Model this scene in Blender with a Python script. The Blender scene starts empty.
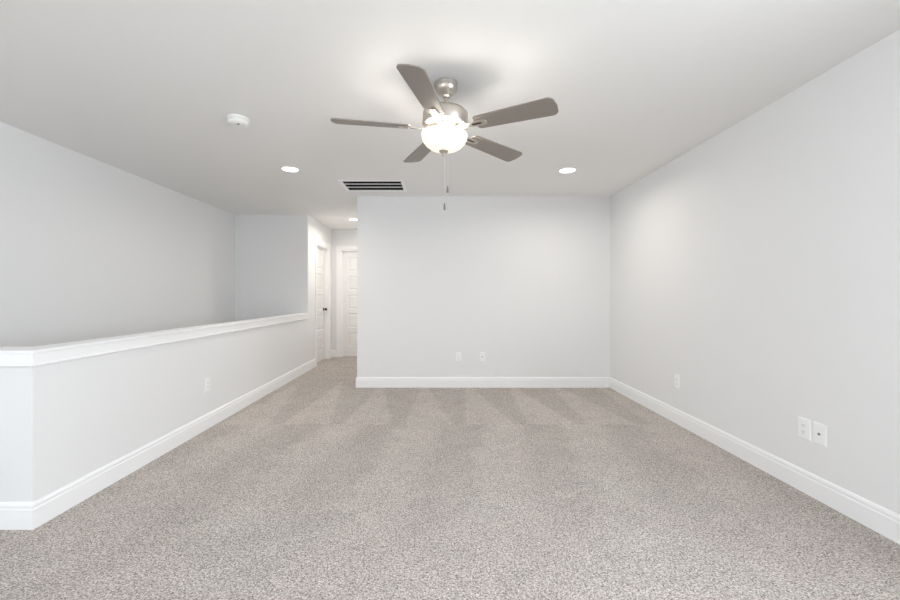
import bpy, bmesh, math
from mathutils import Vector, Matrix

scene = bpy.context.scene
COL = scene.collection
PI = math.pi

# ------------------------------------------------------------------ camera
FPX = 393.0                      # focal length in pixels of the 900 px wide frame
EYE = 1.175
cam_d = bpy.data.cameras.new('camera')
cam_d.sensor_width = 36.0
cam_d.lens = FPX / 900.0 * 36.0
cam_d.shift_x = 11.0 / 900.0
cam_d.shift_y = -4.5 / 900.0
cam_d.clip_start = 0.02
cam = bpy.data.objects.new('camera', cam_d)
COL.objects.link(cam)
cam.location = (0, 0, EYE)
cam.rotation_euler = (PI / 2, 0, 0)
scene.camera = cam

# ------------------------------------------------------------------ world, exposure
world = bpy.data.worlds.new('overcast sky')
scene.world = world
world.use_nodes = True
wn = world.node_tree.nodes
wn['Background'].inputs[0].default_value = (0.88, 0.94, 1.0, 1)
wn['Background'].inputs[1].default_value = 1.0
vs = scene.view_settings
vs.view_transform = 'Standard'
vs.look = 'None'
vs.exposure = 0.38
vs.gamma = 1.0
vs.use_curve_mapping = False
scene.cycles.use_denoising = True
scene.cycles.denoising_prefilter = 'NONE'
scene.cycles.max_bounces = 12
scene.cycles.diffuse_bounces = 8
scene.cycles.caustics_reflective = False
scene.cycles.caustics_refractive = False

REAR_W, LEFT_W, RIGHT_W = 12.0, 112.0, 118.0                    # daylight lamps at the unseen windows added behind the camera
DOWN_W = 6.5                     # each recessed ceiling light
HALL_W = 9.0
BULB_W = 5.0                     # each bulb of the fan light
CEIL = 2.44
REAR = -3.0
# unseen windows behind the camera, side ones added to brighten the walls: centre of the pane in the wall's inner face, turn, width, daylight
WZ = (0.75, 2.15)
LWY, RWY = -2.2, -0.05
UNSEEN_WINDOWS = (((-0.3, REAR), 0.0, 2.2, REAR_W), ((-3.19, LWY), -PI / 2, 1.5, LEFT_W), ((2.187, RWY), PI / 2, 1.5, RIGHT_W))
DAY = (0.87, 0.938, 1.0)


def area_light(name, loc, rot, sx, sy, power, color, shape='RECTANGLE', spread=PI, parent=None):
    d = bpy.data.lights.new(name, 'AREA')
    d.shape = shape
    d.size = sx
    if shape in ('RECTANGLE', 'ELLIPSE'):
        d.size_y = sy
    d.energy = power
    d.color = color
    d.spread = spread
    o = bpy.data.objects.new(name, d)
    COL.objects.link(o)
    o.location = loc
    o.rotation_euler = rot
    if parent:
        o.parent = parent
    return o


for (wx, wy), wa, ww, wp in UNSEEN_WINDOWS:     # area lamps added as daylight at the unseen windows; a window's room side is local +y
    area_light('window_daylight', (wx + 0.3 * math.sin(wa), wy - 0.3 * math.cos(wa), (WZ[0] + WZ[1]) / 2 + 0.1),
               (PI / 2 - math.radians(10), 0, wa), ww, WZ[1] - WZ[0] + 0.1, wp, DAY)

# ------------------------------------------------------------------ materials


def new_mat(name, color, rough=0.5, metal=0.0, spec=0.5):
    m = bpy.data.materials.new(name)
    m.use_nodes = True
    b = m.node_tree.nodes['Principled BSDF']
    b.inputs['Base Color'].default_value = (*color, 1)
    b.inputs['Roughness'].default_value = rough
    b.inputs['Metallic'].default_value = metal
    b.inputs['Specular IOR Level'].default_value = spec
    return m


class NT:
    def __init__(self, m):
        self.t = m.node_tree
        self.n = self.t.nodes
        self.b = self.n['Principled BSDF']

    def add(self, kind, **kw):
        x = self.n.new(kind)
        for k, v in kw.items():
            setattr(x, k, v)
        return x

    def link(self, a, b):
        self.t.links.new(a, b)

    def math(self, op, a, b=None, c=None, clamp=False):
        x = self.add('ShaderNodeMath', operation=op, use_clamp=clamp)
        for i, v in enumerate((a, b, c)):
            if v is None:
                continue
            if isinstance(v, (int, float)):
                x.inputs[i].default_value = v
            else:
                self.link(v, x.inputs[i])
        return x.outputs[0]

    def noise(self, vec, scale, detail=2, rough=0.5):
        x = self.add('ShaderNodeTexNoise')
        x.inputs['Scale'].default_value = scale
        x.inputs['Detail'].default_value = detail
        x.inputs['Roughness'].default_value = rough
        self.link(vec, x.inputs['Vector'])
        return x


def paint(name, color, rough, bump=0.05, scale=260.0, spec=0.3):
    m = new_mat(name, color, rough, 0, spec)
    k = NT(m)
    tc = k.add('ShaderNodeTexCoord').outputs['Object']
    n = k.noise(tc, scale, 3)
    b = k.add('ShaderNodeBump')
    b.inputs['Strength'].default_value = bump
    b.inputs['Distance'].default_value = 0.001
    k.link(n.outputs['Fac'], b.inputs['Height'])
    k.link(b.outputs['Normal'], k.b.inputs['Normal'])
    return m


M_WALL = paint('wall paint', (0.83, 0.831, 0.833), 0.7)
M_CEIL = paint('ceiling paint', (0.86, 0.855, 0.845), 0.85)
M_TRIM = paint('trim enamel', (0.925, 0.927, 0.932), 0.35, 0.02, 60.0, 0.5)
M_DOOR = paint('door enamel', (0.87, 0.865, 0.86), 0.4, 0.02, 60.0, 0.5)
M_PLATE = new_mat('white plastic', (0.92, 0.922, 0.925), 0.35)
M_SLOT = new_mat('grey slot', (0.2, 0.2, 0.2), 0.6)
M_DET = new_mat('detector plastic', (0.88, 0.88, 0.86), 0.4)
M_BRONZE = new_mat('dark bronze', (0.05, 0.045, 0.04), 0.35, 0.8)
M_FOB = new_mat('dark nickel fob', (0.22, 0.21, 0.20), 0.3, 0.9)
M_CHAIN = new_mat('bright chain', (0.80, 0.79, 0.77), 0.35, 0.6)
M_DUCT = new_mat('dark duct', (0.035, 0.028, 0.025), 0.8)
M_JACK = new_mat('jack metal', (0.25, 0.25, 0.25), 0.35, 0.8)


def nickel_mat():
    m = new_mat('brushed nickel', (0.60, 0.555, 0.50), 0.34, 1.0)
    k = NT(m)
    tc = k.add('ShaderNodeTexCoord').outputs['Object']
    mp = k.add('ShaderNodeMapping')
    mp.inputs['Scale'].default_value = (4, 4, 900)
    k.link(tc, mp.inputs['Vector'])
    n = k.noise(mp.outputs[0], 1.0, 2)
    r = k.math('MULTIPLY_ADD', n.outputs['Fac'], 0.18, 0.26)
    k.link(r, k.b.inputs['Roughness'])
    return m


M_NICKEL = nickel_mat()


def blade_mat():
    m = new_mat('silver taupe blade', (0.30, 0.27, 0.243), 0.42, 0.2)
    k = NT(m)
    tc = k.add('ShaderNodeTexCoord').outputs['Object']
    mp = k.add('ShaderNodeMapping')
    mp.inputs['Scale'].default_value = (3, 180, 20)
    k.link(tc, mp.inputs['Vector'])
    n = k.noise(mp.outputs[0], 1.0, 2)
    r = k.add('ShaderNodeValToRGB')
    r.color_ramp.elements[0].color = (0.262, 0.231, 0.204, 1)
    r.color_ramp.elements[1].color = (0.30, 0.268, 0.238, 1)
    k.link(n.outputs['Fac'], r.inputs['Fac'])
    k.link(r.outputs['Color'], k.b.inputs['Base Color'])
    return m


M_BLADE = blade_mat()


def emit_mat(name, color, strength):
    m = new_mat(name, (0.9, 0.9, 0.88), 0.4)
    b = m.node_tree.nodes['Principled BSDF']
    b.inputs['Emission Color'].default_value = (*color, 1)
    b.inputs['Emission Strength'].default_value = strength
    return m


M_LENS = emit_mat('lit diffuser', (1.0, 0.97, 0.93), 3.0)
M_BOWL = emit_mat('lit frosted bowl', (1.0, 0.92, 0.74), 0.64)
M_BOWL.node_tree.nodes['Principled BSDF'].inputs['Base Color'].default_value = (0.5, 0.49, 0.46, 1)


def glass_mat():
    m = bpy.data.materials.new('window pane')
    m.use_nodes = True
    n = m.node_tree.nodes
    n.clear()
    out = n.new('ShaderNodeOutputMaterial')
    mix = n.new('ShaderNodeMixShader')
    mix.inputs[0].default_value = 0.06
    tr = n.new('ShaderNodeBsdfTransparent')
    gl = n.new('ShaderNodeBsdfGlossy')
    gl.inputs['Roughness'].default_value = 0.02
    lk = m.node_tree.links
    lk.new(tr.outputs[0], mix.inputs[1])
    lk.new(gl.outputs[0], mix.inputs[2])
    lk.new(mix.outputs[0], out.inputs[0])
    return m


M_GLASS = glass_mat()


def carpet_mat():
    m = new_mat('cut pile carpet', (0.45, 0.41, 0.38), 1.0, 0, 0.0)
    k = NT(m)
    tc = k.add('ShaderNodeTexCoord').outputs['Object']
    sep = k.add('ShaderNodeSeparateXYZ')
    k.link(tc, sep.inputs[0])
    X, Y = sep.outputs[0], sep.outputs[1]
    # yarn flecks
    f1 = k.noise(tc, 260.0, 3, 0.7).outputs['Fac']
    f2 = k.noise(tc, 115.0, 3, 0.7).outputs['Fac']
    f3 = k.noise(tc, 4.0, 6, 0.65).outputs['Fac']
    vor = k.add('ShaderNodeTexVoronoi')
    vor.inputs['Scale'].default_value = 220.0
    k.link(tc, vor.inputs['Vector'])
    sv = k.add('ShaderNodeSeparateColor')
    k.link(vor.outputs['Color'], sv.inputs[0])
    tuft = k.math('MULTIPLY_ADD', sv.outputs[0], 0.2, 0.40)       # each tuft its own shade
    fleck = k.math('ADD', k.math('MULTIPLY', tuft, 0.5), k.math('ADD', k.math('MULTIPLY', f1, 0.2), k.math('MULTIPLY', f2, 0.3)))
    ramp = k.add('ShaderNodeValToRGB')
    e = ramp.color_ramp.elements
    e[0].position, e[0].color = 0.41, (0.12, 0.104, 0.093, 1)
    e[1].position, e[1].color = 0.59, (0.86, 0.81, 0.765, 1)
    mid = ramp.color_ramp.elements.new(0.5)
    mid.color = (0.50, 0.46, 0.43, 1)
    k.link(fleck, ramp.inputs['Fac'])
    # nap: vacuum strokes leave the pile leaning one way or the other
    wob = k.math('MULTIPLY', k.math('SUBTRACT', f3, 0.5), 0.35)
    # far row, wedges against the back wall
    P = 0.56
    fx = k.math('FRACT', k.math('DIVIDE', k.math('ADD', X, k.math('MULTIPLY_ADD', Y, 0.06, 5.2)), P))
    tri = k.math('ABSOLUTE', k.math('SUBTRACT', fx, 0.5))             # 0..0.5
    wid = k.math('MULTIPLY_ADD', k.math('SUBTRACT', 5.0, Y), 0.22, 0.08)   # wedge opens towards the room
    far = k.math('MULTIPLY_ADD', k.math('SUBTRACT', k.math('ADD', wid, k.math('MULTIPLY', wob, 0.2)), tri), 12.0, 0.5, clamp=True)
    # near row, broad slanting strokes
    fx2 = k.math('FRACT', k.math('DIVIDE', k.math('ADD', X, k.math('ADD', wob, k.math('MULTIPLY_ADD', Y, -0.16, 9.0))), 0.72))
    tri2 = k.math('ABSOLUTE', k.math('SUBTRACT', fx2, 0.5))
    near = k.math('MULTIPLY_ADD', k.math('SUBTRACT', 0.25, tri2), 6.0, 0.5, clamp=True)
    fade = k.math('MULTIPLY_ADD', k.math('SUBTRACT', Y, 1.6), 0.5, 0.15, clamp=True)
    near = k.math('MULTIPLY', near, fade)
    sel = k.math('GREATER_THAN', k.math('ADD', Y, k.math('MULTIPLY', wob, 0.25)), 3.58)
    nap = k.math('ADD', k.math('MULTIPLY', sel, far), k.math('MULTIPLY', k.math('SUBTRACT', 1.0, sel), near))
    patch = k.math('MULTIPLY_ADD', f3, 0.36, 0.82)
    bright = k.math('MULTIPLY', patch, k.math('MULTIPLY_ADD', nap, 0.13, 0.93))
    mul = k.add('ShaderNodeVectorMath', operation='SCALE')
    k.link(ramp.outputs['Color'], mul.inputs[0])
    k.link(bright, mul.inputs['Scale'])
    # the yarn blend drifts between a pinkish and an olive grey
    hue = k.add('ShaderNodeMix', data_type='RGBA', blend_type='MULTIPLY')
    hue.inputs[0].default_value = 1.0
    tint = k.add('ShaderNodeValToRGB')
    tint.color_ramp.elements[0].position, tint.color_ramp.elements[0].color = 0.35, (1.02, 0.99, 0.985, 1)
    tint.color_ramp.elements[1].position, tint.color_ramp.elements[1].color = 0.65, (0.99, 1.003, 0.985, 1)
    k.link(k.noise(tc, 1.3, 3).outputs['Fac'], tint.inputs['Fac'])
    k.link(mul.outputs[0], hue.inputs[6])
    k.link(tint.outputs['Color'], hue.inputs[7])
    k.link(hue.outputs[2], k.b.inputs['Base Color'])
    b = k.add('ShaderNodeBump')
    b.inputs['Strength'].default_value = 0.8
    b.inputs['Distance'].default_value = 0.006
    k.link(fleck, b.inputs['Height'])
    k.link(b.outputs['Normal'], k.b.inputs['Normal'])
    return m


M_CARPET = carpet_mat()

# ------------------------------------------------------------------ helpers


def obj(name, bm, m, parent=None, smooth=None):
    bmesh.ops.recalc_face_normals(bm, faces=bm.faces)
    me = bpy.data.meshes.new(name)
    bm.to_mesh(me)
    bm.free()
    me.materials.append(m)
    if smooth is not None:
        me.shade_smooth()
        me.set_sharp_from_angle(angle=math.radians(smooth))
    o = bpy.data.objects.new(name, me)
    COL.objects.link(o)
    if parent:
        o.parent = parent
    return o


def bevel(o, w, seg=2):
    md = o.modifiers.new('bevel', 'BEVEL')
    md.width = w
    md.segments = seg
    md.limit_method = 'ANGLE'
    return o


def thing(name, label, cat, loc=(0, 0, 0), rotz=0, group=None):
    o = bpy.data.objects.new(name, None)
    o.empty_display_size = 0.1
    COL.objects.link(o)
    o.location = loc
    o.rotation_euler = (0, 0, rotz)
    o['label'] = label
    o['category'] = cat
    if group:
        o['group'] = group
    return o


def struct(o, label, cat):
    o['kind'] = 'structure'
    o['label'] = label
    o['category'] = cat
    return o


def add_box(bm, x0, x1, y0, y1, z0, z1):
    v = [bm.verts.new((x, y, z)) for x in (x0, x1) for y in (y0, y1) for z in (z0, z1)]
    for f in ((0, 1, 3, 2), (4, 6, 7, 5), (0, 4, 5, 1), (2, 3, 7, 6), (0, 2, 6, 4), (1, 5, 7, 3)):
        bm.faces.new([v[i] for i in f])


def voxels(xs, ys, zs, filled):
    """a solid made of the filled cells of a grid, without inner faces"""
    bm = bmesh.new()
    nx, ny, nz = len(xs) - 1, len(ys) - 1, len(zs) - 1
    ok = lambda i, j, k: 0 <= i < nx and 0 <= j < ny and 0 <= k < nz and filled(i, j, k)
    vt = {}

    def V(i, j, k):
        if (i, j, k) not in vt:
            vt[(i, j, k)] = bm.verts.new((xs[i], ys[j], zs[k]))
        return vt[(i, j, k)]
    for i in range(nx):
        for j in range(ny):
            for k in range(nz):
                if not ok(i, j, k):
                    continue
                for d, q in (((-1, 0, 0), ((0, 0, 0), (0, 0, 1), (0, 1, 1), (0, 1, 0))), ((1, 0, 0), ((1, 0, 0), (1, 1, 0), (1, 1, 1), (1, 0, 1))),
                             ((0, -1, 0), ((0, 0, 0), (1, 0, 0), (1, 0, 1), (0, 0, 1))), ((0, 1, 0), ((0, 1, 0), (0, 1, 1), (1, 1, 1), (1, 1, 0))),
                             ((0, 0, -1), ((0, 0, 0), (0, 1, 0), (1, 1, 0), (1, 0, 0))), ((0, 0, 1), ((0, 0, 1), (1, 0, 1), (1, 1, 1), (0, 1, 1)))):
                    if not ok(i + d[0], j + d[1], k + d[2]):
                        bm.faces.new([V(i + a, j + b, k + c) for a, b, c in q])
    return bm


def lathe(bm, prof, seg=48, cx=0, cy=0):
    rings = []
    for r, z in prof:
        if r < 1e-6:
            rings.append([bm.verts.new((cx, cy, z))])
        else:
            rings.append([bm.verts.new((cx + r * math.cos(2 * PI * i / seg), cy + r * math.sin(2 * PI * i / seg), z)) for i in range(seg)])
    for a, b in zip(rings, rings[1:]):
        for i in range(seg):
            j = (i + 1) % seg
            if len(a) == 1 and len(b) == 1:
                continue
            if len(a) == 1:
                bm.faces.new((a[0], b[i], b[j]))
            elif len(b) == 1:
                bm.faces.new((a[i], a[j], b[0]))
            else:
                bm.faces.new((a[i], a[j], b[j], b[i]))
    return bm


def sweep(path, prof, side=1, z_axis=True):
    """profile (out, z) swept along a floor polyline with mitred corners; side = +1: out is to the left of the path"""
    bm = bmesh.new()
    pts = [Vector((p[0], p[1])) for p in path]
    rows = []
    for i, p in enumerate(pts):
        dirs = []
        if i > 0:
            dirs.append((p - pts[i - 1]).normalized())
        if i < len(pts) - 1:
            dirs.append((pts[i + 1] - p).normalized())
        nrm = [Vector((-d.y, d.x)) * side for d in dirs]
        if len(nrm) == 2:
            m = (nrm[0] + nrm[1]).normalized()
            m = m / max(0.2, m.dot(nrm[0]))
        else:
            m = nrm[0]
        rows.append([bm.verts.new((p.x + m.x * d, p.y + m.y * d, z)) for d, z in prof])
    n = len(prof)
    for a, b in zip(rows, rows[1:]):
        for i in range(n):
            j = (i + 1) % n
            bm.faces.new((a[i], a[j], b[j], b[i]))
    bm.faces.new(rows[0])
    bm.faces.new(list(reversed(rows[-1])))
    return bm


def prism(bm, outline, z0, z1):
    lo = [bm.verts.new((x, y, z0)) for x, y in outline]
    hi = [bm.verts.new((x, y, z1)) for x, y in outline]
    n = len(outline)
    bm.faces.new(list(reversed(lo)))
    bm.faces.new(hi)
    for i in range(n):
        j = (i + 1) % n
        bm.faces.new((lo[i], lo[j], hi[j], hi[i]))
    return bm


# ------------------------------------------------------------------ the setting
T = 0.115
XR, XL = 2.187, -3.19              # faces of right and far left walls
HX = -2.05                       # face of the half wall and of the hall's left wall
HY = 1.985                       # front of the half wall
YB = 5.02                        # back wall face
YS = 6.14                        # back of the stairwell
YE = 7.50                        # end of the hall
BX = -1.046                      # left end of back wall
HRX = -0.93                      # hall right wall face
LOW = -1.5

VENT = (-1.075, -0.42, 4.33, 4.715)

# floor: carpeted, open over the stairwell
xs, ys = [XL, HX - T, HX, XR], [REAR, HY, YS, YE, YE + T]
struct(obj('floor', voxels(xs, ys, [-0.05, 0.0], lambda i, j, k: not ((i == 0 and j > 0) or (i == 1 and j == 1))), M_CARPET),
       'grey beige cut pile carpet with vacuum strokes', 'floor')
bm = bmesh.new()
add_box(bm, XL, HX - T, HY + T, YS, LOW - 0.05, LOW)
struct(obj('floor_stairwell', bm, M_CARPET), 'carpeted landing down in the stairwell', 'floor')
# ceiling, with the duct opening
struct(obj('ceiling', voxels([XL - T, VENT[0], VENT[1], XR + T], [REAR - T, VENT[2], VENT[3], YE + T], [CEIL, CEIL + 0.06],
                             lambda i, j, k: not (i == 1 and j == 1)), M_CEIL), 'smooth white painted ceiling', 'ceiling')
# walls
struct(obj('wall_left', voxels([XL - T, XL], [REAR - T, LWY - 0.75, LWY + 0.75, YS + T], [LOW, WZ[0], WZ[1], CEIL], lambda i, j, k: not (j == 1 and k == 1)), M_WALL),
       'tall pale grey wall beyond the half wall', 'wall')
bm = bmesh.new()
add_box(bm, XL, HX - T, YS, YS + T, LOW, CEIL)
struct(obj('wall_stairwell', bm, M_WALL), 'pale grey wall at the end of the stairwell', 'wall')
D1 = (6.585, 7.30, 2.05)          # hall door on the left: y0, y1, top
struct(obj('wall_hall_left', voxels([HX - T, HX], [YS, D1[0], D1[1], YE], [0, D1[2], CEIL], lambda i, j, k: not (j == 1 and k == 0)), M_WALL),
       'hall wall with a five panel door in it', 'wall')
D2 = (-1.875, -1.115, 2.04)
struct(obj('wall_hall_end', voxels([HX - T, D2[0], D2[1], HRX + T], [YE, YE + T], [0, D2[2], CEIL], lambda i, j, k: not (i == 1 and k == 0)), M_WALL),
       'wall at the far end of the hall', 'wall')
bm = bmesh.new()
add_box(bm, HRX, HRX + T, YB + T, YE, 0, CEIL)
struct(obj('wall_hall_right', bm, M_WALL), 'hall wall hidden behind the back wall', 'wall')
bm = bmesh.new()
add_box(bm, BX, XR, YB, YB + T, 0, CEIL)
struct(obj('wall_back', bm, M_WALL), 'blank pale grey wall facing the camera', 'wall')
struct(obj('wall_right', voxels([XR, XR + T], [REAR - T, RWY - 0.75, RWY + 0.75, YB + T], [0, WZ[0], WZ[1], CEIL], lambda i, j, k: not (j == 1 and k == 1)), M_WALL),
       'long blank pale grey wall on the right', 'wall')
struct(obj('wall_rear', voxels([XL, -1.4, 0.8, XR], [REAR - T, REAR], [0, WZ[0], WZ[1], CEIL], lambda i, j, k: not (i == 1 and k == 1)), M_WALL),
       'window wall behind the camera', 'wall')
# half wall: an L round the stairwell
HT = 0.882
struct(obj('wall_half', voxels([XL, HX - T, HX], [HY, HY + T, YS], [LOW, HT], lambda i, j, k: i == 1 or j == 0), M_WALL),
       'pale grey half wall guarding the stairwell', 'wall')

# half wall cap and its moulding
CP = 0.019
bm = bmesh.new()
x0, x1, y0, y1 = HX - T - CP, HX + CP, HY - CP, HY + T + CP
prism(bm, [(XL, y0), (x1, y0), (x1, YS), (x0, YS), (x0, y1), (XL, y1)], HT, HT + 0.018)
struct(bevel(obj('trim_1', bm, M_TRIM), 0.004, 3), 'white flat cap along the top of the half wall', 'trim')
apron = [(0, HT), (0.013, HT), (0.013, HT - 0.052), (0.016, HT - 0.055), (0.0165, HT - 0.061), (0.012, HT - 0.066), (0.007, HT - 0.070), (0, HT - 0.070)]
struct(obj('trim_2', sweep([(XL, HY), (HX, HY), (HX, YS)], apron, -1), M_TRIM), 'white moulding under the half wall cap', 'trim')

# baseboards
base = [(0, 0), (0.015, 0), (0.015, 0.098), (0.0115, 0.103), (0.0115, 0.110), (0.013, 0.114), (0.012, 0.121), (0.007, 0.130), (0, 0.133)]


def baseboard(name, path, side, label):
    struct(obj(name, sweep(path, base, side), M_TRIM), label, 'baseboard')


CW = 0.078                       # door casing width
baseboard('baseboard_left', [(XL, HY), (HX, HY), (HX, D1[0] - CW)], -1, 'white baseboard around the foot of the half wall')
baseboard('baseboard_hall_left', [(HX, D1[1] + CW), (HX, YE), (D2[0] - CW, YE)], -1, 'short white baseboard in the hall corner between the doors')
baseboard('baseboard_back', [(XR, YB), (BX, YB), (BX, YB + T), (HRX, YB + T)], 1, 'white baseboard along the back wall')
baseboard('baseboard_right', [(XR, REAR), (XR, YB - 0.0155)], 1, 'white baseboard along the right wall')
baseboard('baseboard_stair_side', [(XL, REAR), (XL, HY)], -1, 'white baseboard along the left wall beside the camera')
baseboard('baseboard_rear', [(XR - 0.016, REAR), (XL + 0.016, REAR)], -1, 'white baseboard behind the camera')

# doors: leaf + casing + knob


def door_leaf(w, h, t=0.035):
    """five panel leaf, face towards -y, hinge corner at x=0"""
    bm = bmesh.new()
    st, top, bot, rail = 0.105, 0.11, 0.19, 0.085
    ph = (h - top - bot - 4 * rail) / 5
    zs = [0, bot]
    for i in range(5):
        zs.append(zs[-1] + ph)
        zs.append(zs[-1] + (rail if i < 4 else top))
    zs[-1] = h
    xg = [0, st, w - st, w]
    V = [[bm.verts.new((x, 0, z)) for z in zs] for x in xg]
    for i in range(3):
        for k in range(len(zs) - 1):
            q = [V[i][k], V[i + 1][k], V[i + 1][k + 1], V[i][k + 1]]
            if i == 1 and k % 2 == 1:
                a = (xg[1], xg[2], zs[k], zs[k + 1])
                prev = q
                for ins, dep in ((0.010, 0.011), (0.026, 0.011), (0.040, 0.003)):
                    r = [bm.verts.new(p) for p in ((a[0] + ins, dep, a[2] + ins), (a[1] - ins, dep, a[2] + ins),
                                                   (a[1] - ins, dep, a[3] - ins), (a[0] + ins, dep, a[3] - ins))]
                    for s in range(4):
                        u = (s + 1) % 4
                        bm.faces.new((prev[s], prev[u], r[u], r[s]))
                    prev = r
                bm.faces.new(prev)
            else:
                bm.faces.new(q)
    B = [bm.verts.new((x, t, z)) for x, z in ((0, 0), (w, 0), (w, h), (0, h))]
    bm.faces.new(list(reversed(B)))
    bm.faces.new([V[i][0] for i in range(4)][::-1] + [B[0], B[1]])
    bm.faces.new([V[i][-1] for i in range(4)] + [B[2], B[3]])
    bm.faces.new(V[0] + [B[3], B[0]])
    bm.faces.new(V[3][::-1] + [B[1], B[2]])
    return bm


def casing(w, h):
    """U of moulded casing round an opening, proud of the wall towards -y, plus the jamb lining"""
    bm = bmesh.new()
    prof = [(0.005, 0), (0.005, -0.010), (0.012, -0.013), (0.05, -0.015), (0.06, -0.018), (CW, -0.018), (CW, 0)]
    rows = []
    for corner in range(4):
        r = []
        for d, y in prof:
            x = -d if corner < 2 else w + d
            z = 0 if corner in (0, 3) else h + d
            r.append(bm.verts.new((x, y, z)))
        rows.append(r)
    n = len(prof)
    for a, b in zip(rows, rows[1:]):
        for i in range(n):
            bm.faces.new((a[i], a[(i + 1) % n], b[(i + 1) % n], b[i]))
    bm.faces.new(rows[0])
    bm.faces.new(rows[3])
    return bm


def jamb(w, h):
    bm = bmesh.new()
    add_box(bm, 0.0, 0.016, 0.0, T, 0, h)
    add_box(bm, w - 0.016, w, 0.0, T, 0, h)
    add_box(bm, 0.016, w - 0.016, 0.0, T, h - 0.016, h)
    add_box(bm, 0.016, 0.028, 0.058, 0.070, 0, h - 0.016)
    add_box(bm, w - 0.028, w - 0.016, 0.058, 0.070, 0, h - 0.016)
    add_box(bm, 0.028, w - 0.028, 0.058, 0.070, h - 0.028, h - 0.016)
    return bm


def door(name, label, loc, rotz, w, h, knob_x):
    root = obj(name, door_leaf(w - 0.038, h - 0.021), M_DOOR)
    root.location = Vector(loc) + Matrix.Rotation(rotz, 4, 'Z') @ Vector((0.019, 0.072, 0.003))
    root.rotation_euler = (0, 0, rotz)
    struct(root, label, 'door')
    c = obj('door_casing', casing(w, h), M_TRIM, root)
    c.location = (-0.019, -0.072, -0.003)
    j = obj('door_jamb', jamb(w, h), M_TRIM, root)
    j.location = (-0.019, -0.072, -0.003)
    bm = bmesh.new()
    lathe(bm, [(0, 0.0), (0.031, 0.0), (0.031, 0.005), (0.012, 0.012), (0.0105, 0.028), (0.020, 0.034), (0.0275, 0.046), (0.024, 0.058), (0.012, 0.063), (0, 0.064)], 24)
    k = obj('door_knob', bm, M_BRONZE, root, 40)
    k.location = (knob_x, 0, 0.92)
    k.rotation_euler = (PI / 2, 0, 0)
    k['label'] = 'dark bronze round door knob'
    return root


# left hall door faces +x: local x runs towards the camera's far side, local -y out of the wall
door('door_1', 'white five panel door with dark knob on the left of the hall', (HX, D1[0], 0), PI / 2, D1[1] - D1[0], D1[2], D1[1] - D1[0] - 0.038 - 0.065)
door('door_2', 'white five panel door at the end of the hall, partly behind the back wall', (D2[0], YE, 0), 0, D2[1] - D2[0], D2[2], D2[1] - D2[0] - 0.038 - 0.065)

# unseen windows added behind the camera to let the daylight lamps in
for i, ((wx, wy), wa, ww, wp) in enumerate(UNSEEN_WINDOWS):
    z0, z1 = WZ
    x0, x1, fw = -ww / 2, ww / 2, 0.05
    bm = bmesh.new()
    for a in ((x0, x0 + fw, z0, z1), (x1 - fw, x1, z0, z1), (x0 + fw, x1 - fw, z0, z0 + fw), (x0 + fw, x1 - fw, z1 - fw, z1),
              (-0.03, 0.03, z0 + fw, z1 - fw)):
        add_box(bm, a[0], a[1], -0.09, -0.03, a[2], a[3])
    w = struct(obj('window_%d' % (i + 1), bm, M_TRIM), 'white framed window in the %s wall behind the camera' % ('rear', 'left', 'right')[i], 'window')
    for q in (-1, 1):
        bm = bmesh.new()
        add_box(bm, min(q * 0.03, q * (ww / 2 - fw)), max(q * 0.03, q * (ww / 2 - fw)), -0.063, -0.059, z0 + fw, z1 - fw)
        obj('pane', bm, M_GLASS, w)
    bm = bmesh.new()
    add_box(bm, x0 - 0.05, x1 + 0.05, -0.03, 0.04, z0 - 0.02, z0)
    obj('window_sill', bm, M_TRIM, w)
    w.location = (wx, wy, 0)
    w.rotation_euler = (0, 0, wa)

# ------------------------------------------------------------------ ceiling fan with light
FX, FY, RB = 0.044, 2.35, 0.672
fan = thing('ceiling_fan', 'brushed nickel five blade ceiling fan with lit frosted bowl', 'ceiling fan', (FX, FY, CEIL))
# heights below are relative to the ceiling


def fan_part(name, prof, m, sm=35, seg=56, parent=None):
    bm = bmesh.new()
    lathe(bm, prof, seg)
    return obj(name, bm, m, parent or fan, sm)


fan_part('canopy', [(0, 0), (0.068, 0), (0.068, -0.010), (0.065, -0.018), (0.066, -0.024), (0.061, -0.042), (0.050, -0.056), (0.036, -0.066), (0.034, -0.070), (0, -0.070)], M_NICKEL)
fan_part('downrod', [(0, -0.062), (0.021, -0.066), (0.024, -0.074), (0.020, -0.084), (0.0125, -0.088), (0.0125, -0.140), (0.020, -0.144), (0.024, -0.152), (0.026, -0.172), (0, -0.172)], M_NICKEL)
fan_part('motor_housing', [(0, -0.160), (0.060, -0.160), (0.105, -0.163), (0.126, -0.168), (0.134, -0.177), (0.136, -0.190), (0.136, -0.244),
                           (0.132, -0.252), (0.118, -0.258), (0.100, -0.262), (0, -0.262)], M_NICKEL)
fan_part('hub', [(0, -0.262), (0.092, -0.262), (0.095, -0.268), (0.092, -0.282), (0.070, -0.290), (0.058, -0.294), (0.058, -0.302), (0, -0.302)], M_NICKEL)
fan_part('light_fitter', [(0, -0.302), (0.062, -0.302), (0.066, -0.306), (0.064, -0.312), (0.020, -0.314), (0.006, -0.318), (0.006, -0.404), (0, -0.404)], M_NICKEL)
# open frosted bowl
outer = [(0.133, -0.300), (0.138, -0.302), (0.1385, -0.308), (0.136, -0.326), (0.127, -0.348), (0.110, -0.368), (0.086, -0.385), (0.057, -0.396), (0.025, -0.401), (0.0, -0.402)]
bowl = fan_part('light_bowl', outer, M_BOWL, 60)
bowl['label'] = 'frosted white glass bowl, lit'
fan_part('finial', [(0, -0.396), (0.027, -0.399), (0.028, -0.404), (0.024, -0.410), (0.013, -0.415), (0.010, -0.420), (0.011, -0.426), (0.007, -0.432), (0, -0.434)], M_NICKEL)

# blades and irons, each with its own angle
ZB = -0.271
A0 = 3.205


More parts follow.
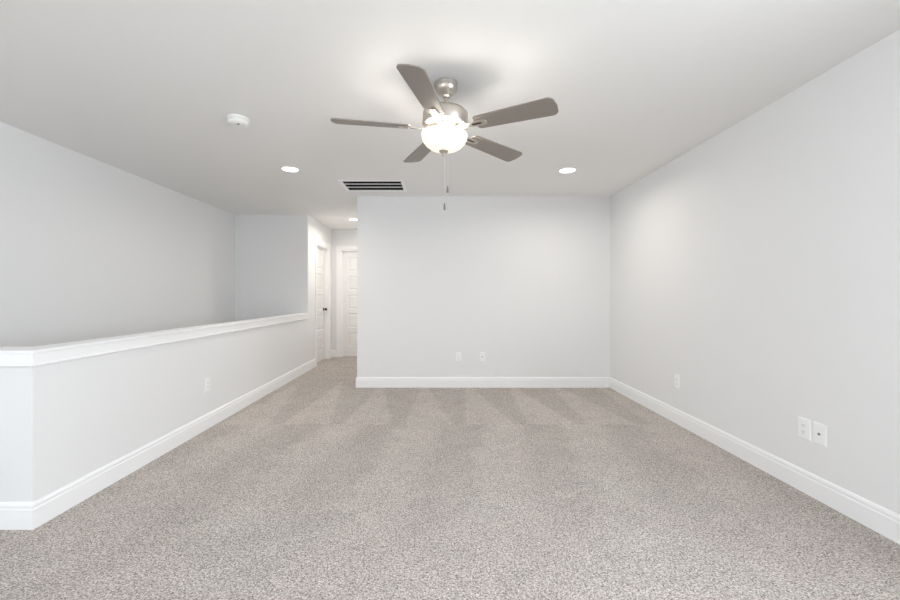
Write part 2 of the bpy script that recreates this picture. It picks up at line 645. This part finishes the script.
def blade_outline():
    r0, r1, w0, w1 = 0.205, RB, 0.056, 0.070
    pts = []

    def corner(cx, cy, rad, a0, a1, n=7):
        for i in range(n + 1):
            a = a0 + (a1 - a0) * i / n
            pts.append((cx + rad * math.cos(a), cy + rad * math.sin(a)))
    rt, rr = 0.034, 0.022
    corner(r0 + rr, -w0 + rr, rr, PI, 1.5 * PI)
    corner(r1 - rt - 0.006, -w1 + rt, rt, 1.5 * PI, 2 * PI - 0.2)
    pts.append((r1, 0.0))
    corner(r1 - rt - 0.006, w1 - rt, rt, 0.2, 0.5 * PI)
    corner(r0 + rr, w0 - rr, rr, 0.5 * PI, PI)
    return pts


bm = bmesh.new()
prism(bm, blade_outline(), -0.0035, 0.0035)
blade0 = obj('blade', bm, M_BLADE, fan)
bevel(blade0, 0.002, 2)
# iron: a neck from the hub that broadens to a slotted foot screwed under the blade
bm = bmesh.new()
up = [(0.080, -0.020), (0.130, -0.014), (0.175, -0.017), (0.205, -0.025), (0.250, -0.024), (0.272, -0.017), (0.280, 0.0)]
prism(bm, up + [(x, -y) for x, y in reversed(up[:-1])], -0.0085, -0.0036)
iron0 = obj('blade_iron', bm, M_NICKEL, blade0)
bevel(iron0, 0.0015, 2)
screws = []
for sx, sy in ((0.218, -0.017), (0.218, 0.017), (0.268, 0.0)):
    bm = bmesh.new()
    lathe(bm, [(0.0045, -0.0085), (0.0045, -0.0105), (0.003, -0.0115), (0, -0.0115)], 12, sx, sy)
    screws.append(obj('screw', bm, M_NICKEL, blade0))
bm = bmesh.new()
slot = [(0.205 + 0.006 * math.cos(a) - 0.015, 0.006 * math.sin(a)) for a in [PI / 2 + PI * i / 8 for i in range(9)]] + \
       [(0.255 + 0.006 * math.cos(a) - 0.015, 0.006 * math.sin(a)) for a in [-PI / 2 + PI * i / 8 for i in range(9)]]
prism(bm, slot, -0.0089, -0.0084)
slot0 = obj('iron_slot', bm, M_BRONZE, blade0)
kids = [iron0, slot0] + screws
for k in range(5):
    if k == 0:
        b = blade0
    else:
        b = blade0.copy()
        COL.objects.link(b)
        for c in kids:
            d = c.copy()
            COL.objects.link(d)
            d.parent = b
    b.parent = fan
    ang = A0 + k * 2 * PI / 5
    # pitch: the edge leading counter-clockwise hangs lower
    b.matrix_basis = Matrix.Translation((0, 0, ZB)) @ Matrix.Rotation(ang, 4, 'Z') @ Matrix.Rotation(math.radians(-12), 4, 'X')

# pull chains with fobs
for cx, cy, zt, zb in ((-0.011, -0.012, -0.412, -0.715), (0.008, -0.006, -0.406, -0.612)):
    bm = bmesh.new()
    z = zt
    while z > zb:
        lathe(bm, [(0, z), (0.0017, z - 0.0008), (0.0017, z - 0.0026), (0, z - 0.0034)], 6)
        z -= 0.0036
    lathe(bm, [(0.0005, zt), (0.0005, zb)], 6)
    ch = obj('pull_chain', bm, M_CHAIN, fan)
    ch.location = (cx, cy, 0)
    bm = bmesh.new()
    lathe(bm, [(0, zb + 0.002), (0.0028, zb), (0.0045, zb - 0.010), (0.0062, zb - 0.026), (0.0065, zb - 0.036), (0.0045, zb - 0.042), (0, zb - 0.043)], 16)
    obj('chain_fob', bm, M_FOB, ch, 50)
for k in range(3):
    d = bpy.data.lights.new('fan_bulb', 'POINT')
    d.energy = BULB_W
    d.color = (1.0, 0.94, 0.86)
    d.shadow_soft_size = 0.04
    o = bpy.data.objects.new('fan_bulb', d)
    COL.objects.link(o)
    o.parent = fan
    a = 0.6 + k * 2 * PI / 3
    o.location = (0.072 * math.cos(a), 0.072 * math.sin(a), -0.322)

# below the ball in the canopy the fan hangs slightly askew (chains stay plumb)
piv = Vector((0, 0, -0.07))
tilt = Matrix.Translation(piv) @ Matrix.Rotation(math.radians(2.8), 4, 'Y') @ Matrix.Rotation(math.radians(0.3), 4, 'X') @ Matrix.Translation(-piv)
for c in fan.children:
    if not c.name.startswith(('canopy', 'pull_chain')):
        c.matrix_basis = tilt @ c.matrix_basis

# ------------------------------------------------------------------ recessed lights


def downlight(x, y, label, power):
    t = thing('recessed_light', label, 'ceiling light', (x, y, CEIL), 0, 'recessed ceiling lights')
    bm = bmesh.new()
    lathe(bm, [(0.076, 0), (0.094, 0), (0.094, -0.003), (0.090, -0.006), (0.082, -0.007), (0.077, -0.005), (0.076, -0.003)], 48)
    obj('trim_ring', bm, M_TRIM, t, 40)
    bm = bmesh.new()
    lathe(bm, [(0.077, 0), (0.077, -0.0045), (0, -0.005)], 48)
    obj('diffuser', bm, M_LENS, t, 40)
    area_light('downlight_lamp', (0, 0, -0.012), (0, 0, 0), 0.14, 0.14, power, (1.0, 0.94, 0.86), 'DISK', math.radians(165), t)


downlight(-1.488, 3.93, 'round lit recessed light left of the fan, near the smoke detector', DOWN_W)
downlight(1.295, 3.965, 'round lit recessed light right of the fan, near the right wall', DOWN_W)
downlight(-1.41, 6.52, 'small round lit recessed light over the hall, beside the back wall corner', HALL_W)

# ------------------------------------------------------------------ return air vent
vx0, vx1, vy0, vy1 = VENT
cx, cy = (vx0 + vx1) / 2, (vy0 + vy1) / 2
hw, hd = (vx1 - vx0) / 2, (vy1 - vy0) / 2
vent = thing('air_vent', 'white framed ceiling return vent with dark openings near the back wall', 'air vent', (cx, cy, CEIL))
fb = 0.036
bm = voxels([-hw - fb, -hw + 0.004, hw - 0.004, hw + fb], [-hd - fb, -hd + 0.004, hd - 0.004, hd + fb], [-0.009, 0.0], lambda i, j, k: not (i == 1 and j == 1))
bevel(obj('vent_frame', bm, M_TRIM, vent), 0.004, 2)
bm = bmesh.new()
add_box(bm, -hw, hw, -hd, hd, 0.24, 0.25)
for a in ((-hw - 0.004, -hw, -hd, hd), (hw, hw + 0.004, -hd, hd), (-hw, hw, -hd - 0.004, -hd), (-hw, hw, hd, hd + 0.004)):
    add_box(bm, a[0], a[1], a[2], a[3], 0.061, 0.25)
db = obj('duct', bm, M_DUCT, vent)
bm = bmesh.new()
for a in ((-hw, -hw + 0.003, -hd, hd), (hw - 0.003, hw, -hd, hd), (-hw + 0.003, hw - 0.003, -hd, -hd + 0.003), (-hw + 0.003, hw - 0.003, hd - 0.003, hd)):
    add_box(bm, a[0], a[1], a[2], a[3], 0.001, 0.24)
obj('duct_lining', bm, M_DUCT, vent)
for q in (-1, 1):
    bm = bmesh.new()
    add_box(bm, -hw + 0.004, hw - 0.004, q * hd / 3 - 0.004, q * hd / 3 + 0.004, -0.005, 0.004)
    obj('vent_bar', bm, M_TRIM, vent)

# ------------------------------------------------------------------ smoke detector
sd = thing('smoke_detector', 'round white smoke detector on the ceiling near the left wall', 'smoke detector', (-1.436, 2.812, CEIL))
bm = bmesh.new()
lathe(bm, [(0, 0), (0.072, 0), (0.073, -0.005), (0.071, -0.012), (0.066, -0.014), (0, -0.014)], 48)
obj('detector_base', bm, M_DET, sd, 40)
bm = bmesh.new()
lathe(bm, [(0.062, -0.014), (0.068, -0.018), (0.068, -0.030), (0.063, -0.040), (0.054, -0.045), (0.042, -0.047), (0.039, -0.045), (0.036, -0.047), (0, -0.048)], 48)
obj('detector_cover', bm, M_DET, sd, 40)
bm = bmesh.new()
lathe(bm, [(0.010, -0.047), (0.010, -0.049), (0.008, -0.050), (0, -0.050)], 20, 0.012, -0.022)
tb = obj('test_button', bm, M_JACK, sd, 40)
tb['label'] = 'grey test button'

# ------------------------------------------------------------------ wall plates


def wall_plate(kind, label, cat, loc, rotz, w=0.079, h=0.124, group='wall plates'):
    t = thing(kind, label, cat, loc, rotz, group)
    bm = bmesh.new()
    a, b, th = w / 2, h / 2, 0.007
    fr = [(-a, 0, -b), (a, 0, -b), (a, 0, b), (-a, 0, b)]
    md = [(-a, -0.003, -b), (a, -0.003, -b), (a, -0.003, b), (-a, -0.003, b)]
    ft = [(-a + 0.006, -th, -b + 0.006), (a - 0.006, -th, -b + 0.006), (a - 0.006, -th, b - 0.006), (-a + 0.006, -th, b - 0.006)]
    rows = [[bm.verts.new(p) for p in r] for r in (fr, md, ft)]
    for r, s in zip(rows, rows[1:]):
        for i in range(4):
            bm.faces.new((r[i], r[(i + 1) % 4], s[(i + 1) % 4], s[i]))
    bm.faces.new(rows[2])
    bm.faces.new(rows[0][::-1])
    obj('faceplate', bm, M_PLATE, t)
    if kind == 'electrical_outlet':
        for z in (0.0195, -0.0195):
            bm = bmesh.new()
            ol = [(0.0165 * math.cos(q), max(-0.0135, min(0.0135, 0.0175 * math.sin(q)))) for q in [2 * PI * i / 32 for i in range(32)]]
            lo = [bm.verts.new((x, -0.0068, z + y)) for x, y in ol]
            hi = [bm.verts.new((x, -0.0095, z + y)) for x, y in ol]
            bm.faces.new(hi)
            for i in range(32):
                bm.faces.new((lo[i], lo[(i + 1) % 32], hi[(i + 1) % 32], hi[i]))
            r = obj('receptacle', bm, M_PLATE, t)
            bm = bmesh.new()
            add_box(bm, -0.0075, -0.0052, -0.0099, -0.0094, z - 0.001, z + 0.008)
            add_box(bm, 0.0052, 0.0075, -0.0099, -0.0094, z + 0.0002, z + 0.007)
            lo = [(0.003 * math.cos(2 * PI * i / 12), 0.003 * math.sin(2 * PI * i / 12)) for i in range(12)]
            lv = [bm.verts.new((x, -0.0094, z - 0.0072 + y)) for x, y in lo]
            hv = [bm.verts.new((x, -0.0099, z - 0.0072 + y)) for x, y in lo]
            bm.faces.new(hv)
            for i in range(12):
                bm.faces.new((lv[i], lv[(i + 1) % 12], hv[(i + 1) % 12], hv[i]))
            s = obj('slots', bm, M_SLOT, r)
    else:
        bm = bmesh.new()
        lathe(bm, [(0.0075, 0.0065), (0.0075, 0.0085), (0.0048, 0.009), (0.0046, 0.013), (0.003, 0.013), (0, 0.0125)], 12)
        j = obj('cable_jack', bm, M_JACK, t, 30)
        j.rotation_euler = (PI / 2, 0, 0)
    for z in ((0.0,) if kind == 'electrical_outlet' else (0.042, -0.042)):
        bm = bmesh.new()
        lo = [(0.0032 * math.cos(2 * PI * i / 12), 0.0032 * math.sin(2 * PI * i / 12)) for i in range(12)]
        lv = [bm.verts.new((x, -0.0066, z + y)) for x, y in lo]
        hv = [bm.verts.new((x, -0.0084, z + y)) for x, y in lo]
        bm.faces.new(hv)
        for i in range(12):
            bm.faces.new((lv[i], lv[(i + 1) % 12], hv[(i + 1) % 12], hv[i]))
        obj('plate_screw', bm, M_PLATE, t)
    return t


wall_plate('electrical_outlet', 'white outlet on the back wall, the left of the two there', 'outlet', (0.245, YB, 0.393), 0, 0.072, 0.118)
wall_plate('cable_wall_plate', 'white wall plate on the back wall, the right of the two there', 'wall plate', (0.555, YB, 0.393), 0, 0.072, 0.118)
wall_plate('electrical_outlet', 'white outlet alone on the far part of the right wall', 'outlet', (XR, 3.60, 0.386), -PI / 2)
wall_plate('electrical_outlet', 'white outlet on the right wall beside the plate with a dark jack', 'outlet', (XR, 2.350, 0.380), -PI / 2)
wall_plate('cable_wall_plate', 'white wall plate with a small dark jack on the right wall', 'wall plate', (XR, 2.254, 0.380), -PI / 2)
wall_plate('electrical_outlet', 'white outlet low on the half wall', 'outlet', (HX, 3.473, 0.385), PI / 2)
